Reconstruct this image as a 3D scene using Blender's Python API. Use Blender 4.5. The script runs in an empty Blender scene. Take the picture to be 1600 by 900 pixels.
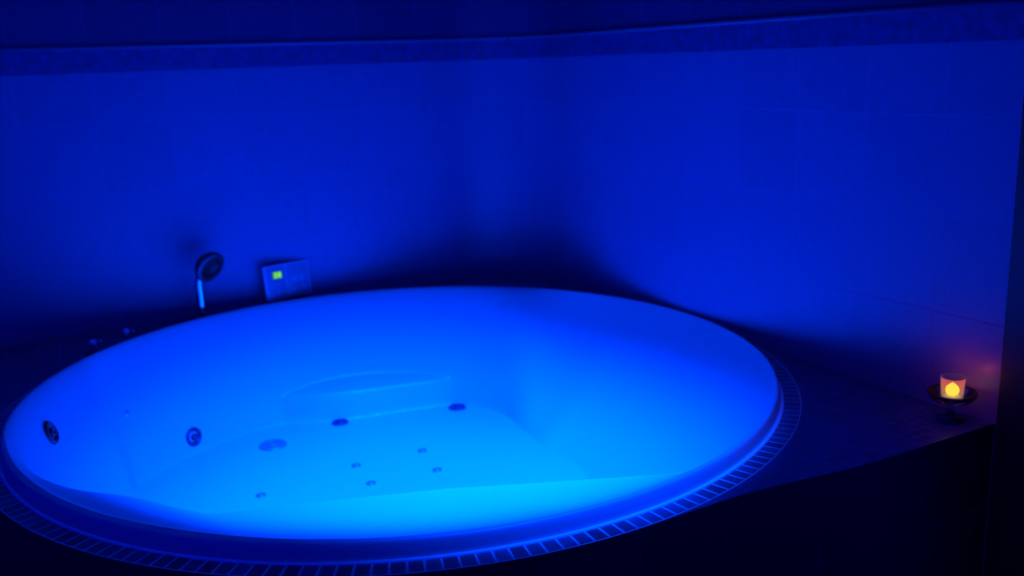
import bpy, bmesh, math, random
from mathutils import Vector, Matrix

# ------------------------------------------------------------------ camera, light, exposure
# Room axes: x along the back wall, y towards it, z up; origin on the floor below the tub's centre.
SC = bpy.context.scene
COL = SC.collection
ZC = 0.62                       # crest of the tub rim above the floor
ZD = ZC - 0.035                 # deck
R_CREST, R_FOOT = 0.9722, 0.9805
WALL_X, WALL_Y = 0.99, 1.0731   # inner faces of right and back wall
CEIL = 2.55

az, pitch, roll = math.radians(28.781), math.radians(13.1776), math.radians(-1.9973)
X0 = Vector((math.cos(az), -math.sin(az), 0))
F = Vector((math.sin(az) * math.cos(pitch), math.cos(az) * math.cos(pitch), -math.sin(pitch)))
U0 = X0.cross(F)
RR = X0 * math.cos(roll) + U0 * math.sin(roll)
UU = U0 * math.cos(roll) - X0 * math.sin(roll)
cam_data = bpy.data.cameras.new('camera')
cam_data.lens = 1518.5 / 1600 * 36
cam_data.sensor_width = 36
cam_data.clip_start = 0.05
cam_data.dof.use_dof = True
cam_data.dof.focus_distance = 1.75
cam_data.dof.aperture_fstop = 2.8
cam = bpy.data.objects.new('camera', cam_data)
M = Matrix((RR, UU, -F)).transposed().to_4x4()
M.translation = Vector((-0.947, -2.342, ZC + 0.8))
cam.matrix_world = M
COL.objects.link(cam)
SC.camera = cam

SC.view_settings.view_transform = 'Standard'
SC.view_settings.look = 'None'
SC.view_settings.exposure = 0.0
SC.view_settings.gamma = 1.0
SC.view_settings.use_curve_mapping = False

world = bpy.data.worlds.new('world')
SC.world = world
world.use_nodes = True
world.node_tree.nodes['Background'].inputs[0].default_value = (0.0, 0.0, 1.0, 1)
world.node_tree.nodes['Background'].inputs[1].default_value = 0.42

BLUE = (0.0, 0.047, 1.0)
# blue chromotherapy spotlight in the ceiling, above the tub (its housing is built further down)
LAMP = Vector((0.12, -1.217, CEIL - 0.03))
ld = bpy.data.lights.new('blue_spot', 'SPOT')
ld.color = BLUE
ld.energy = 5700
ld.spot_size = math.radians(43.6)
ld.spot_blend = 0.94
ld.shadow_soft_size = 0.03
lo = bpy.data.objects.new('blue_spot', ld)
lo.location = LAMP
COL.objects.link(lo)
tgt = Vector((0.03, -0.17, ZC - 0.2))
lo.rotation_euler = (tgt - LAMP).to_track_quat('-Z', 'Y').to_euler()

# ------------------------------------------------------------------ helpers
def sstep(a, b, x):
    t = min(1.0, max(0.0, (x - a) / (b - a)))
    return t * t * (3 - 2 * t)

def interp(xs, ys, x):
    if x <= xs[0]: return ys[0]
    for i in range(1, len(xs)):
        if x <= xs[i]:
            t = (x - xs[i-1]) / (xs[i] - xs[i-1])
            return ys[i-1] + t * (ys[i] - ys[i-1])
    return ys[-1]

def smax(a, b, k):
    h = max(k - abs(a - b), 0.0) / k
    return max(a, b) + h * h * k * 0.25

def link(name, bm, m, parent=None, smooth=True, loc=None):
    me = bpy.data.meshes.new(name)
    bm.to_mesh(me); bm.free()
    if smooth:
        for p_ in me.polygons: p_.use_smooth = True
    o = bpy.data.objects.new(name, me)
    if m: me.materials.append(m)
    COL.objects.link(o)
    if parent: o.parent = parent
    if loc is not None: o.location = loc
    return o

def sharp(o, deg=35):
    me = o.data
    bm = bmesh.new(); bm.from_mesh(me)
    for e in bm.edges:
        if len(e.link_faces) == 2 and e.calc_face_angle(0) > math.radians(deg): e.smooth = False
    bm.to_mesh(me); bm.free()
    return o

def tag(o, label, cat, group=None):
    o['label'] = label; o['category'] = cat
    if group: o['group'] = group
    return o

def thing(name, label, cat, loc, group=None, rot=None):
    o = bpy.data.objects.new(name, None)
    o.empty_display_size = 0.05
    COL.objects.link(o); o.location = loc
    if rot is not None: o.rotation_euler = rot
    return tag(o, label, cat, group)

def box(bm, x0, x1, y0, y1, z0, z1, bev=0.0):
    r = bmesh.ops.create_cube(bm, size=1)
    for v in r['verts']:
        v.co = Vector(((x0+x1)/2 + v.co.x*(x1-x0), (y0+y1)/2 + v.co.y*(y1-y0), (z0+z1)/2 + v.co.z*(z1-z0)))
    if bev > 0:
        es = list({e for v in r['verts'] for e in v.link_edges})
        bmesh.ops.bevel(bm, geom=es, offset=bev, segments=3, affect='EDGES', profile=0.5)

def lathe(bm, prof, n=40, mat=None):
    rings = []
    for r, z in prof:
        if r < 1e-6: rings.append([bm.verts.new((0, 0, z))])
        else: rings.append([bm.verts.new((r*math.cos(2*math.pi*i/n), r*math.sin(2*math.pi*i/n), z)) for i in range(n)])
    for a, b in zip(rings, rings[1:]):
        for i in range(n):
            j = (i + 1) % n
            if len(a) == 1 and len(b) == 1: continue
            if len(a) == 1: bm.faces.new((a[0], b[i], b[j]))
            elif len(b) == 1: bm.faces.new((a[i], a[j], b[0]))
            else: bm.faces.new((a[i], a[j], b[j], b[i]))
    if mat is not None:
        vs = [v for ring in rings for v in ring]
        bmesh.ops.transform(bm, matrix=mat, verts=vs)

def tube(bm, pts, rads, n=20, cap=True):
    pts = [Vector(q) for q in pts]
    prev = None; rings = []
    for i, q in enumerate(pts):
        d = (pts[min(i+1, len(pts)-1)] - pts[max(i-1, 0)]).normalized()
        a = prev if prev is not None else (Vector((0, 0, 1)) if abs(d.z) < .9 else Vector((1, 0, 0)))
        s = (a - d * a.dot(d)).normalized(); t = d.cross(s); prev = s
        r = rads[i] if hasattr(rads, '__len__') else rads
        rings.append([bm.verts.new(q + s*(r*math.cos(2*math.pi*k/n)) + t*(r*math.sin(2*math.pi*k/n))) for k in range(n)])
    for a, b in zip(rings, rings[1:]):
        for i in range(n):
            j = (i+1) % n
            bm.faces.new((a[i], a[j], b[j], b[i]))
    if cap:
        bm.faces.new(rings[0][::-1]); bm.faces.new(rings[-1])

# ------------------------------------------------------------------ materials
def mat(name, col, rough=0.5, metal=0.0, spec=0.5, **kw):
    m = bpy.data.materials.new(name); m.use_nodes = True
    b = m.node_tree.nodes['Principled BSDF']
    b.inputs['Base Color'].default_value = (*col, 1)
    b.inputs['Roughness'].default_value = rough
    b.inputs['Metallic'].default_value = metal
    b.inputs['Specular IOR Level'].default_value = spec
    for k, v in kw.items(): b.inputs[k].default_value = v
    return m

class NT:
    def __init__(s, m): s.t = m.node_tree; s.b = s.t.nodes['Principled BSDF']
    def n(s, kind, **kw):
        x = s.t.nodes.new(kind)
        for k, v in kw.items(): setattr(x, k, v)
        return x
    def l(s, a, b): s.t.links.new(a, b)
    def put(s, v, sock):
        if isinstance(v, (int, float)): sock.default_value = v
        else: s.l(v, sock)
    def math(s, op, a, b=0.0, c=None):
        x = s.n('ShaderNodeMath', operation=op)
        s.put(a, x.inputs[0]); s.put(b, x.inputs[1])
        if c is not None: s.put(c, x.inputs[2])
        return x.outputs[0]
    def sep(s, v):
        x = s.n('ShaderNodeSeparateXYZ'); s.l(v, x.inputs[0]); return x.outputs
    def comb(s, a, b, c=0.0):
        x = s.n('ShaderNodeCombineXYZ')
        for i, v in enumerate((a, b, c)): s.put(v, x.inputs[i])
        return x.outputs[0]
    def obj(s): return s.n('ShaderNodeTexCoord').outputs['Object']
    def mix(s, f, a, b):
        x = s.n('ShaderNodeMix', data_type='RGBA')
        s.put(f, x.inputs[0])
        for v, i in ((a, 6), (b, 7)):
            if isinstance(v, tuple): x.inputs[i].default_value = (*v, 1)
            else: s.l(v, x.inputs[i])
        return x.outputs[2]

def tile_material(name, tile, grout, pu, pv, gw, kind='xy', off=(0, 0), vary=0.25, rough=0.2, bump=0.4):
    """square tiles with grout: kind names the two running coordinates ('xy','xz','yz','polar','drum')"""
    m = mat(name, tile, rough); N = NT(m)
    x, y, z = N.sep(N.obj())
    if kind == 'xy': a, b = x, y
    elif kind == 'xz': a, b = x, z
    elif kind == 'yz': a, b = y, z
    else:
        a = N.math('ARCTAN2', y, x)
        if kind == 'polar': b = N.math('SQRT', N.math('ADD', N.math('MULTIPLY', x, x), N.math('MULTIPLY', y, y)))
        else: b = z
    ua = N.math('DIVIDE', N.math('SUBTRACT', a, off[0]), pu)
    ub = N.math('DIVIDE', N.math('SUBTRACT', b, off[1]), pv)
    def edge(u, g):      # 1 on the tile, 0 in the joint, soft shoulder
        f = N.math('FRACT', u)
        d = N.math('MINIMUM', f, N.math('SUBTRACT', 1.0, f))
        mr = N.n('ShaderNodeMapRange', interpolation_type='SMOOTHSTEP')
        N.l(d, mr.inputs[0]); mr.inputs[1].default_value = g * 0.35; mr.inputs[2].default_value = g * 0.65
        return mr.outputs[0]
    on = N.math('MINIMUM', edge(ua, gw[0]), edge(ub, gw[1]))
    wn = N.n('ShaderNodeTexWhiteNoise', noise_dimensions='2D')
    N.l(N.comb(N.math('FLOOR', ua), N.math('FLOOR', ub)), wn.inputs['Vector'])
    k = N.math('ADD', 1.0 - vary, N.math('MULTIPLY', wn.outputs[0], 2 * vary))
    no = N.n('ShaderNodeTexNoise'); no.inputs['Scale'].default_value = 60.0
    N.l(N.obj(), no.inputs['Vector'])
    k = N.math('MULTIPLY', k, N.math('ADD', 0.85, N.math('MULTIPLY', no.outputs[0], 0.3)))
    hs = N.n('ShaderNodeVectorMath', operation='SCALE'); hs.inputs[0].default_value = tile
    N.l(k, hs.inputs['Scale'])
    N.l(N.mix(on, grout, hs.outputs[0]), N.b.inputs['Base Color'])
    N.l(N.math('SUBTRACT', 0.8, N.math('MULTIPLY', on, 0.8 - rough)), N.b.inputs['Roughness'])
    bp = N.n('ShaderNodeBump'); bp.inputs['Strength'].default_value = bump; bp.inputs['Distance'].default_value = 0.002
    N.l(on, bp.inputs['Height']); N.l(bp.outputs[0], N.b.inputs['Normal'])
    return m

M_acrylic = mat('white_acrylic', (0.6, 0.64, 0.66), 0.38)
N = NT(M_acrylic)
no = N.n('ShaderNodeTexNoise'); no.inputs['Scale'].default_value = 140.0; no.inputs['Detail'].default_value = 3
N.l(N.obj(), no.inputs['Vector'])
N.l(N.mix(no.outputs[0], (0.42, 0.45, 0.47), (0.50, 0.53, 0.55)), N.b.inputs['Base Color'])
M_chrome = mat('chrome', (0.62, 0.64, 0.68), 0.16, 1.0)
M_darkchrome = mat('dark_chrome', (0.06, 0.06, 0.08), 0.45, 0.7)
M_grille = mat('satin_metal', (0.22, 0.24, 0.28), 0.5, 0.4)
M_black = mat('black_rubber', (0.012, 0.012, 0.014), 0.6)
M_caulk = mat('white_sealant', (0.9, 0.92, 0.95), 0.6)
M_panel = mat('panel_plastic', (0.6, 0.65, 0.75), 0.35)
M_panelface = mat('panel_face', (0.24, 0.27, 0.36), 0.3)
M_key = mat('key_plastic', (0.32, 0.35, 0.48), 0.4)
M_wood = mat('dark_wood', (0.03, 0.02, 0.018), 0.5)
M_floor = tile_material('floor_tile', (0.05, 0.05, 0.06), (0.1, 0.1, 0.1), 0.3, 0.3, (0.03, 0.03), 'xy')
M_deck = tile_material('deck_mosaic', (0.06, 0.05, 0.13), (0.13, 0.12, 0.22), 0.029, 0.029, (0.10, 0.10), 'xy', rough=0.35)
M_ring = tile_material('rim_mosaic', (0.05, 0.07, 0.12), (0.55, 0.58, 0.6), math.radians(1.72), 0.0435, (0.16, 0.13), 'polar', (math.radians(-77.3 - 28.78), 0.9855), vary=0.45, rough=0.3)
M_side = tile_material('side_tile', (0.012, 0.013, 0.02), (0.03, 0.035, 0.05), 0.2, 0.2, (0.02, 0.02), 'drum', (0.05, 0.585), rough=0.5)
M_side2 = tile_material('side_tile_flat', (0.03, 0.035, 0.06), (0.07, 0.08, 0.1), 0.2, 0.2, (0.02, 0.02), 'xz', (0.05, 0.585), rough=0.5)
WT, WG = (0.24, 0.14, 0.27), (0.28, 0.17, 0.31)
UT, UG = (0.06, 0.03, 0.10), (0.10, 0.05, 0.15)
M_low_b = tile_material('wall_tile_back', WT, WG, 0.2265, 0.2265, (0.018, 0.018), 'xz', (-0.12, 0.585), vary=0.04, rough=0.4, bump=0.15)
M_low_r = tile_material('wall_tile_right', WT, WG, 0.2265, 0.2265, (0.018, 0.018), 'yz', (0.03, 0.585), vary=0.04, rough=0.4, bump=0.15)
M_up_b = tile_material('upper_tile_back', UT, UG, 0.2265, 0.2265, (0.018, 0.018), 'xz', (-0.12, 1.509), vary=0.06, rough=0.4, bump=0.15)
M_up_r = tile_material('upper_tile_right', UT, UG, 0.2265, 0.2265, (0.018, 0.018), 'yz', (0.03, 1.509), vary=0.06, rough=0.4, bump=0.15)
M_border = mat('border_tile', (0.12, 0.14, 0.22), 0.4)
N = NT(M_border)      # mottled decorative border
vo = N.n('ShaderNodeTexVoronoi'); vo.inputs['Scale'].default_value = 38.0
N.l(N.obj(), vo.inputs['Vector'])
N.l(N.mix(vo.outputs['Distance'], (0.13, 0.07, 0.22), (0.06, 0.04, 0.11)), N.b.inputs['Base Color'])
M_pencil = mat('pencil_trim', (0.13, 0.09, 0.19), 0.45)
M_ceil = mat('ceiling_paint', (0.6, 0.6, 0.62), 0.8)

# ------------------------------------------------------------------ room shell
def slab(name, x0, x1, y0, y1, z0, z1, m, parent=None):
    bm = bmesh.new(); box(bm, x0, x1, y0, y1, z0, z1)
    o = link(name, bm, m, parent, smooth=False)
    if parent is None: o['kind'] = 'structure'
    return o
XL, YF = -2.4, -3.2
slab('floor', XL, WALL_X + 0.1, YF, WALL_Y + 0.1, -0.1, 0, M_floor)
slab('ceiling', XL, WALL_X + 0.1, YF, WALL_Y + 0.1, CEIL, CEIL + 0.1, M_ceil)
ZB0, ZB1 = ZC + 0.006, ZC + 0.0894
ZB0 += 0.8; ZB1 += 0.8
RC = 0.30                       # the corner is rounded
def arc(a0, a1, off, n=14):
    return [(WALL_X - RC + (RC + off) * math.cos(math.radians(a0 + (a1 - a0) * i / n)), WALL_Y - RC + (RC + off) * math.sin(math.radians(a0 + (a1 - a0) * i / n))) for i in range(n + 1)]
def path(side, off):
    if side == 'b': return [(XL, WALL_Y + off)] + arc(90, 45, off)
    return arc(45, 0, off) + [(WALL_X + off, -1.070)]
def wall_strip(name, side, z0, z1, m, parent=None, inner=0.0):
    bm = bmesh.new()
    P, Q = path(side, inner), path(side, 0.1)
    n = len(P)
    L = [[bm.verts.new((x, y, z)) for x, y in pts] for pts, z in ((P, z0), (P, z1), (Q, z1), (Q, z0))]
    for i in range(n - 1):
        for k in range(4):
            k2 = (k + 1) % 4
            bm.faces.new((L[k][i], L[k][i+1], L[k2][i+1], L[k2][i]))
    bm.faces.new([L[k][0] for k in range(4)]); bm.faces.new([L[k][-1] for k in (3, 2, 1, 0)])
    bmesh.ops.recalc_face_normals(bm, faces=bm.faces)
    o = sharp(link(name, bm, m, parent), 30)
    if parent is None: o['kind'] = 'structure'
    return o
wb = wall_strip('wall_back', 'b', 0, ZB0, M_low_b)
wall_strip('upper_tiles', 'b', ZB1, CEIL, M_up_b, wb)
wr = wall_strip('wall_right', 'r', 0, ZB0, M_low_r)
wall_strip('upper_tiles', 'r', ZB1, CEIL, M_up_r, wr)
for nm, sd in (('trim_1', 'b'), ('trim_2', 'r')):
    o = wall_strip(nm, sd, ZB0, ZB1, M_border, None, -0.004)
    bm = bmesh.new()
    tube(bm, [(x, y, ZB1 - 0.006) for x, y in path(sd, -0.004)], 0.0065, 12)
    link('pencil_moulding', bm, M_pencil, o)
# dark frame where the tiled wall ends, beside the candle
bm = bmesh.new(); box(bm, 0.972, 1.09, -1.30, -1.070, 0, CEIL, 0.004)
o = link('wall_front', bm, M_wood, smooth=False); o['kind'] = 'structure'

# ------------------------------------------------------------------ tiled platform round the tub
plat = thing('tub_platform', 'dark mosaic tiled platform with rounded front set in the wall corner', 'tub surround', (0, 0, 0))
R_HOLE, R_OUT = 0.9835, 1.030
Y_FR, X_LF = -1.057, -1.05
def deck_outline(th):
    """distance from the tub centre to the platform's edge"""
    c, s = math.cos(th), math.sin(th)
    lim = []
    if c > 1e-6: lim.append((WALL_X) / c)
    if s > 1e-6: lim.append(WALL_Y / s)
    if s < -1e-6: lim.append(-Y_FR / -s if c > 0 else 9)
    if c < -1e-6: lim.append(X_LF / c if s > 0 else 9)
    r = min(lim)
    if c > 0 and s > 0 and r*c > WALL_X - RC and r*s > WALL_Y - RC:      # follows the rounded wall corner
        k = (WALL_X - RC) * c + (WALL_Y - RC) * s
        r = min(r, k + math.sqrt(max(k*k - (WALL_X - RC)**2 - (WALL_Y - RC)**2 + RC*RC, 0)))
    r -= 0.001 if s > -1e-6 or c > 0 else 0
    deg = math.degrees(th) % 360
    if 180 <= deg <= 270: r = R_OUT
    elif 270 < deg < 300: r = min(r, R_OUT * (1 - sstep(270, 300, deg)) + sstep(270, 300, deg) * r)
    elif 150 < deg < 180: r = min(r, R_OUT * sstep(150, 180, deg) + (1 - sstep(150, 180, deg)) * r)
    return r
angs = sorted(set([i * math.pi / 180 for i in range(0, 360)] + [math.atan2(WALL_Y, WALL_X), math.atan2(WALL_Y, X_LF) % (2*math.pi), math.atan2(Y_FR, WALL_X) % (2*math.pi)]))
def ring_face(rin, rout, z):
    bm = bmesh.new(); A = []; B = []
    for a in angs:
        ri = rin(a) if callable(rin) else rin; ro_ = rout(a) if callable(rout) else rout
        ro_ = max(ro_, ri + 0.0002)
        A.append(bm.verts.new((ri*math.cos(a), ri*math.sin(a), z))); B.append(bm.verts.new((ro_*math.cos(a), ro_*math.sin(a), z)))
    n = len(angs)
    for i in range(n):
        j = (i+1) % n
        bm.faces.new((A[i], B[i], B[j], A[j]))
    return bm
def rmid(a): return min(R_OUT - 0.0005, deck_outline(a))
link('tile_ring', ring_face(R_HOLE, rmid, ZD), M_ring, plat, smooth=False)
link('deck_top', ring_face(rmid, deck_outline, ZD), M_deck, plat, smooth=False)
# rim of the cut-out and the upright front
bm = bmesh.new(); prev = None; first = None
for a in angs:
    r = deck_outline(a)
    cur = [bm.verts.new((rr*math.cos(a), rr*math.sin(a), zz)) for rr, zz in ((r, ZD), (r, 0.0))]
    if prev: bm.faces.new((prev[0], prev[1], cur[1], cur[0]))
    else: first = cur
    prev = cur
bm.faces.new((prev[0], prev[1], first[1], first[0]))
link('side_panel', bm, M_side, plat, smooth=False)

# ------------------------------------------------------------------ bathtub shell as a height over the plan
Z_FL = -0.41
F_A = [-180, -150, -90, -45, -10, 20, 34, 41, 50, 62, 85, 98, 112, 128, 137, 141, 180]
F_R = [.83, .80, .60, .50, .53, .56, .66, .75, .82, .84, .86, .865, .87, .87, .885, .85, .83]
B_U = [-0.99, -0.87, -0.80, -0.727, -0.64, -0.56, -0.37, -0.095, 0.10, 0.364, 0.60, 0.99]
B_V = [0.14, 0.05, 0.04, 0.01, -0.11, -0.19, -0.29, -0.455, -0.545, -0.665, -0.74, -0.82]
def smooth_interp(xs, ys, x, w):
    s = 0; n = 7
    for i in range(n):
        s += interp(xs, ys, x + w * (i - (n-1)/2) / (n-1))
    return s / n
def zshell(x, y):
    """height of the tub's inner surface relative to the crest of its rim"""
    r = math.hypot(x, y); th = math.degrees(math.atan2(y, x))
    Fr = smooth_interp(F_A, F_R, th, 8 if not 132 < th < 146 else 2)
    u = (r - Fr) / (R_CREST - Fr)
    wide = sstep(0.2, 0.4, R_CREST - Fr)
    if u <= 0: h = 0
    else:
        uu = min(u, 1)
        s = 1 - (1 - uu) ** 1.5
        h = s * (1 - wide) + (0.7 * uu + 0.3 * uu ** 3) * wide
    z = Z_FL * (1 - h)
    # crescent armrest on the far side
    rl = smooth_interp([42, 49, 55, 60, 67, 76, 83, 89, 95, 101, 107], [.98, .915, .865, .825, .800, .782, .784, .805, .855, .91, .98], th, 5)
    zl = -0.313 + 0.28 * max(r - rl, 0) - 0.22 * (1 - sstep(rl - 0.030, rl + 0.004, r))
    if 30 < th < 125: z = smax(z, zl, 0.028)
    # lounging bench along the near side
    d = smooth_interp(B_U, B_V, x, 0.08) - y
    if d > -0.2:
        tt = max(d, 0) / (max(d, 0) + max(R_CREST - r, 0) + 1e-6)
        ze = interp([-0.6, -0.1], [-0.20, -0.145], x)
        zb = ze - ze * tt ** interp([-0.5, 0.0], [1.1, 1.5], x)
        zb -= 0.30 * (1 - sstep(-0.075, 0.012, d)) + 1.2 * max(0, -0.075 - d)
        z = smax(z, zb, 0.03)
    return min(z, 0.0)

def build_tub():
    t = thing('bathtub', 'large round white whirlpool bathtub glowing blue in the tiled corner platform', 'bathtub', (0, 0, ZC))
    bm = bmesh.new(); n = 540
    radii = [0.0] + [0.012 * i for i in range(1, 26)] + [0.3 + 0.0032 * i for i in range(1, 210)]
    radii = [r for r in radii if r < R_CREST - 0.003] + [R_CREST - 0.0015]
    cen = bm.verts.new((0, 0, zshell(0, 0))); rings = []
    for r in radii[1:]:
        rings.append([bm.verts.new((r*math.cos(2*math.pi*k/n), r*math.sin(2*math.pi*k/n), zshell(r*math.cos(2*math.pi*k/n), r*math.sin(2*math.pi*k/n)))) for k in range(n)])
    for r, z in ((R_CREST, 0.0), (R_CREST + .002, -.0012), (R_CREST + .0037, -.0050), (R_CREST + .0052, -.0105), (R_CREST + .0066, -.018), (R_CREST + .0076, -.026), (R_FOOT, -.036)):
        rings.append([bm.verts.new((r*math.cos(2*math.pi*k/n), r*math.sin(2*math.pi*k/n), z)) for k in range(n)])
    for k in range(n): bm.faces.new((cen, rings[0][k], rings[0][(k+1) % n]))
    for a, b in zip(rings, rings[1:]):
        for k in range(n):
            j = (k+1) % n
            bm.faces.new((a[k], b[k], b[j], a[j]))
    link('shell', bm, M_acrylic, t)
    bm = bmesh.new()
    nn = 240
    pts = [((R_FOOT + .0035)*math.cos(2*math.pi*k/nn), (R_FOOT + .0035)*math.sin(2*math.pi*k/nn), -0.035) for k in range(nn + 1)]
    tube(bm, pts, 0.0042, 10, cap=False)
    o = link('sealant_bead', bm, M_caulk, t)
    return t
tub = build_tub()

def shell_frame(x, y):
    e = 0.01
    z = zshell(x, y)
    nrm = Vector((-(zshell(x+e, y) - zshell(x-e, y)) / (2*e), -(zshell(x, y+e) - zshell(x, y-e)) / (2*e), 1)).normalized()
    return Vector((x, y, z)), nrm

def fit_on_shell(name, x, y, bm, m, parent=None, smooth=True):
    q, nrm = shell_frame(x, y)
    o = link(name, bm, m, parent or tub, smooth)
    o.matrix_local = Matrix.Translation(q + nrm * 0.001) @ nrm.to_track_quat('Z', 'Y').to_matrix().to_4x4()
    return o

def jet(x, y, s=1.0):
    bm = bmesh.new()
    lathe(bm, [(.036*s, -.003), (.036*s, .003), (.033*s, .006), (.026*s, .007), (.022*s, .003), (.018*s, -.004), (0, -.005)], 36)
    o = fit_on_shell('jet', x, y, bm, M_darkchrome)
    bm = bmesh.new()
    lathe(bm, [(.013*s, -.004), (.014*s, .006), (.011*s, .010), (.006*s, .009), (.005*s, .003), (0, .003)], 24)
    link('jet_nozzle', bm, M_darkchrome, o)
for x, y, s in ((-0.862, 0.324, .90), (-0.438, 0.763, .86), (0.053, 0.757, .82), (0.460, 0.660, .90)):
    jet(x, y, s)
# suction grille and small air nozzles in the foot well
bm = bmesh.new()
lathe(bm, [(.046, -.002), (.045, .003), (.040, .007), (.030, .008), (.029, .005), (.022, .005), (.021, .009), (.012, .010), (.011, .006), (0, .006)], 36)
fit_on_shell('suction_cover', -0.205, 0.683, bm, M_grille)
for x, y in ((-0.031, 0.37), (-0.04, 0.22), (0.19, 0.363), (0.166, 0.199), (-0.342, 0.321)):
    bm = bmesh.new()
    lathe(bm, [(.015, -.001), (.0145, .003), (.010, .004), (.009, .001), (.005, .001), (.005, .005), (0, .005)], 24)
    fit_on_shell('air_nozzle', x, y, bm, M_grille)
bm = bmesh.new()
lathe(bm, [(.010, -.001), (.0095, .002), (.005, .003), (0, .003)], 20)
fit_on_shell('screw_cap', -0.640, 0.655, bm, M_chrome)

# ------------------------------------------------------------------ hand shower on the far left of the rim
hs = thing('hand_shower', 'chrome hand shower standing upright on the platform left of the control panel', 'hand shower', (-0.330, 0.962, ZD))
bm = bmesh.new()
lathe(bm, [(0, 0), (.026, 0), (.026, .003), (.023, .007), (.016, .012), (.0165, .022), (.013, .024), (0, .024)], 36)
link('holder', bm, M_darkchrome, hs)
bm = bmesh.new()
lean = Vector((-0.10, -0.02, 1)).normalized()
q0 = Vector((0, 0, .016)); q1 = Vector((-0.004, -.002, .137)); q2 = Vector((0.004, -.008, .170))
tube(bm, [q0, q0.lerp(q1, .5), q1, Vector((-.002, -.004, .155)), q2, Vector((.020, -.016, .188))], [.0105, .0125, .0135, .0125, .011, .010], 24)
link('handle', bm, M_chrome, hs)
face = Vector((0.42, -0.78, -0.42)).normalized()
bm = bmesh.new()
mt = Matrix.Translation(Vector((.032, -.022, .199))) @ face.to_track_quat('Z', 'Y').to_matrix().to_4x4()
lathe(bm, [(0, -.036), (.018, -.034), (.036, -.024), (.050, -.010), (.056, .004), (.056, .010), (.051, .014), (0, .014)], 40, mt)
head = link('shower_head', bm, M_darkchrome, hs)
bm = bmesh.new()
lathe(bm, [(0, .0145), (.040, .0145), (.041, .0130)], 40, mt)
for ring, cnt in ((.012, 6), (.024, 12), (.035, 18)):
    for k in range(cnt):
        a = 2*math.pi*k/cnt
        lathe(bm, [(.0018, .0145), (.0012, .0175), (0, .0178)], 6, mt @ Matrix.Translation((ring*math.cos(a), ring*math.sin(a), 0)))
link('spray_plate', bm, M_black, head)

# ------------------------------------------------------------------ two bath taps
def tap(x, y, label):
    t = thing('bath_tap', label, 'tap', (x, y, ZD), 'taps on the platform left of the hand shower')
    bm = bmesh.new()
    lathe(bm, [(0, 0), (.024, 0), (.024, .003), (.020, .007), (.013, .010), (.011, .024), (0, .024)], 32)
    link('base', bm, M_darkchrome, t)
    bm = bmesh.new()
    lathe(bm, [(0, .022), (.012, .022), (.015, .026), (.0155, .040), (.013, .046), (.006, .049), (0, .0495)], 32)
    o = link('handle', bm, M_chrome, t)
    bm = bmesh.new()
    d = Vector((-x, -y, 0)).normalized()
    tube(bm, [Vector((0, 0, .040)), Vector((0, 0, .041)) + d*.02, Vector((0, 0, .046)) + d*.036], [.0045, .004, .0035], 12)
    link('lever', bm, M_chrome, o)
tap(-0.695, 0.790, 'leftmost small chrome tap on the dark platform, farther from the hand shower')
tap(-0.588, 0.862, 'small chrome tap with bright highlight, nearer to the hand shower')

# ------------------------------------------------------------------ control panel with green digits
def emit(name, col, s):
    m = bpy.data.materials.new(name); m.use_nodes = True
    b = m.node_tree.nodes['Principled BSDF']
    b.inputs['Base Color'].default_value = (0, 0, 0, 1)
    b.inputs['Emission Color'].default_value = (*col, 1); b.inputs['Emission Strength'].default_value = s
    return m
M_green = emit('green_digit_light', (0.22, 1.0, 0.10), 0.95)
M_lcd = emit('lcd_backlight', (0.10, 0.62, 0.12), 0.22)
PW, PH = 0.180, 0.124
pn = thing('control_panel', 'rectangular whirlpool control panel with green digits standing at the back of the tub', 'control panel', (-0.006, 1.024, ZD), rot=(math.radians(-7), 0, math.radians(14)))
def panel_part(name, x0, x1, z0, z1, y0, y1, m, par, bev=.002):
    bm = bmesh.new(); box(bm, x0, x1, y0, y1, z0, z1, bev)
    return link(name, bm, m, par)
panel_part('foot', -.06, .06, 0, .034, -.012, .012, M_black, pn)
body = panel_part('body', -PW/2, PW/2, .032, .032 + PH, 0, .010, M_panel, pn, .003)
panel_part('left_face', -PW/2 + .006, -.008, .038, .026 + PH, -.0015, .002, M_panelface, pn, .0008)
panel_part('right_face', -.004, PW/2 - .006, .038, .026 + PH, -.0015, .002, M_panelface, pn, .0008)
dx, dz = -PW/2 + .050, .032 + PH - .036
ds = panel_part('display', dx - .019, dx + .019, dz - .013, dz + .013, -.0028, 0, M_lcd, pn, .0006)
SEG = {'3': 'abgcd', '8': 'abcdefg'}
def digit(ch, cx):
    bm = bmesh.new(); w, h, t = .0125, .019, .0042
    S = {'a': (-w/2, w/2, h/2 - t, h/2), 'd': (-w/2, w/2, -h/2, -h/2 + t), 'g': (-w/2, w/2, -t/2, t/2),
         'f': (-w/2, -w/2 + t, 0, h/2), 'b': (w/2 - t, w/2, 0, h/2), 'e': (-w/2, -w/2 + t, -h/2, 0), 'c': (w/2 - t, w/2, -h/2, 0)}
    for c in SEG[ch]:
        a, b, z0, z1 = S[c]; box(bm, cx + a, cx + b, -.0036, -.0026, dz + z0, dz + z1)
    link('digit', bm, M_green, ds, smooth=False)
digit('3', dx - .0082); digit('8', dx + .0082)
for i in range(3):
    bm = bmesh.new()
    lathe(bm, [(.0075, 0), (.0075, .003), (.006, .004), (0, .004)], 24, Matrix.Translation((-PW/2 + .024 + .022*i, -.001, .060)) @ Matrix.Rotation(math.radians(90), 4, 'X'))
    link('button', bm, M_key, pn)
for j in range(2):
    for i in range(2):
        panel_part('key', .012 + i*.034, .038 + i*.034, .050 + j*.036, .074 + j*.036, -.0035, 0, M_key, pn, .001)

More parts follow.
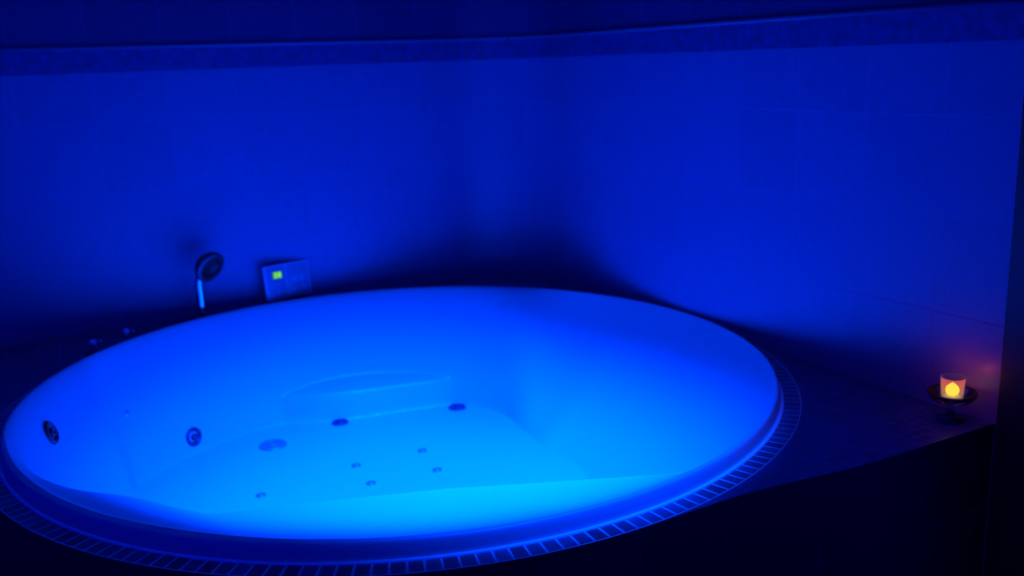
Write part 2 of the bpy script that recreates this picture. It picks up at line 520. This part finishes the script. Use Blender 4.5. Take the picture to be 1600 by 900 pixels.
# ------------------------------------------------------------------ candle in the right corner
CX, CY = 0.926, -0.990
def glass(name, col, rough, ior=1.45):
    m = bpy.data.materials.new(name); m.use_nodes = True
    t = m.node_tree; t.nodes.clear()
    o = t.nodes.new('ShaderNodeOutputMaterial'); tr = t.nodes.new('ShaderNodeBsdfTransparent'); gl = t.nodes.new('ShaderNodeBsdfGlossy')
    tr.inputs[0].default_value = (*col, 1); gl.inputs['Roughness'].default_value = rough
    fr = t.nodes.new('ShaderNodeFresnel'); fr.inputs[0].default_value = ior
    mx = t.nodes.new('ShaderNodeMixShader')
    t.links.new(fr.outputs[0], mx.inputs[0]); t.links.new(tr.outputs[0], mx.inputs[1]); t.links.new(gl.outputs[0], mx.inputs[2])
    t.links.new(mx.outputs[0], o.inputs[0])
    return m
M_glass = glass('clear_glass', (0.9, 0.92, 0.95), 0.08, 1.6)
def frosted(name):
    m = bpy.data.materials.new(name); m.use_nodes = True
    t = m.node_tree; t.nodes.clear()
    o = t.nodes.new('ShaderNodeOutputMaterial'); tr = t.nodes.new('ShaderNodeBsdfTransparent'); tl = t.nodes.new('ShaderNodeBsdfTranslucent')
    tl.inputs[0].default_value = (0.8, 0.8, 0.8, 1)
    mx = t.nodes.new('ShaderNodeMixShader'); mx.inputs[0].default_value = 0.22
    t.links.new(tr.outputs[0], mx.inputs[1]); t.links.new(tl.outputs[0], mx.inputs[2]); t.links.new(mx.outputs[0], o.inputs[0])
    return m
M_frost = frosted('frosted_glass')
M_wax = mat('candle_wax', (0.85, 0.75, 0.6), 0.5)
M_flame = emit('candle_flame', (1.0, 0.70, 0.04), 1.5)
dish = thing('candle_dish', 'low footed glass dish in the dark right corner, holding the candle glass', 'dish', (CX, CY, ZD))
bm = bmesh.new()
lathe(bm, [(0, .000), (.030, .000), (.031, .003), (.012, .010), (.007, .020), (.008, .034), (.020, .042), (.040, .049), (.052, .062), (.054, .070), (.0515, .070), (.048, .062), (.036, .053), (.018, .0475), (0, .0465)], 48)
link('bowl', bm, M_glass, dish)
cd = thing('candle', 'lit orange candle glowing in a frosted glass cup in the right corner', 'candle', (CX, CY, ZD + .0475))
bm = bmesh.new()
lathe(bm, [(0, .0), (.022, .0), (.0235, .004), (.0265, .056), (.0245, .056), (.0215, .005), (0, .003)], 40)
link('glass_cup', bm, M_frost, cd)
bm = bmesh.new()
lathe(bm, [(0, .0035), (.0205, .005), (.0205, .012), (.014, .0125), (0, .0115)], 36)
link('wax', bm, M_wax, cd)
bm = bmesh.new(); tube(bm, [(0, 0, .011), (.0004, 0, .016), (.001, 0, .019)], .0007, 8)
link('wick', bm, M_black, cd)
bm = bmesh.new()
lathe(bm, [(0, .0130), (.007, .0140), (.0125, .018), (.0150, .025), (.0135, .032), (.0085, .038), (.0035, .042), (0, .044)], 28)
fl = link('flame', bm, M_flame, cd)
pl = bpy.data.lights.new('flame_light', 'POINT'); pl.color = (1.0, 0.11, 0.01); pl.energy = 0.05; pl.shadow_soft_size = 0.006
po = bpy.data.objects.new('flame_light', pl); po.location = (CX, CY, ZD + .0475 + .051); COL.objects.link(po)

# ------------------------------------------------------------------ the blue ceiling lamp's housing
dl = thing('ceiling_spotlight', 'round recessed ceiling spotlight above the tub giving blue light', 'ceiling light', (LAMP.x, LAMP.y, CEIL))
bm = bmesh.new()
lathe(bm, [(.050, .0), (.075, .0), (.075, -.006), (.070, -.010), (.056, -.010), (.052, -.004), (.050, .0)], 40)
link('bezel', bm, M_chrome, dl)
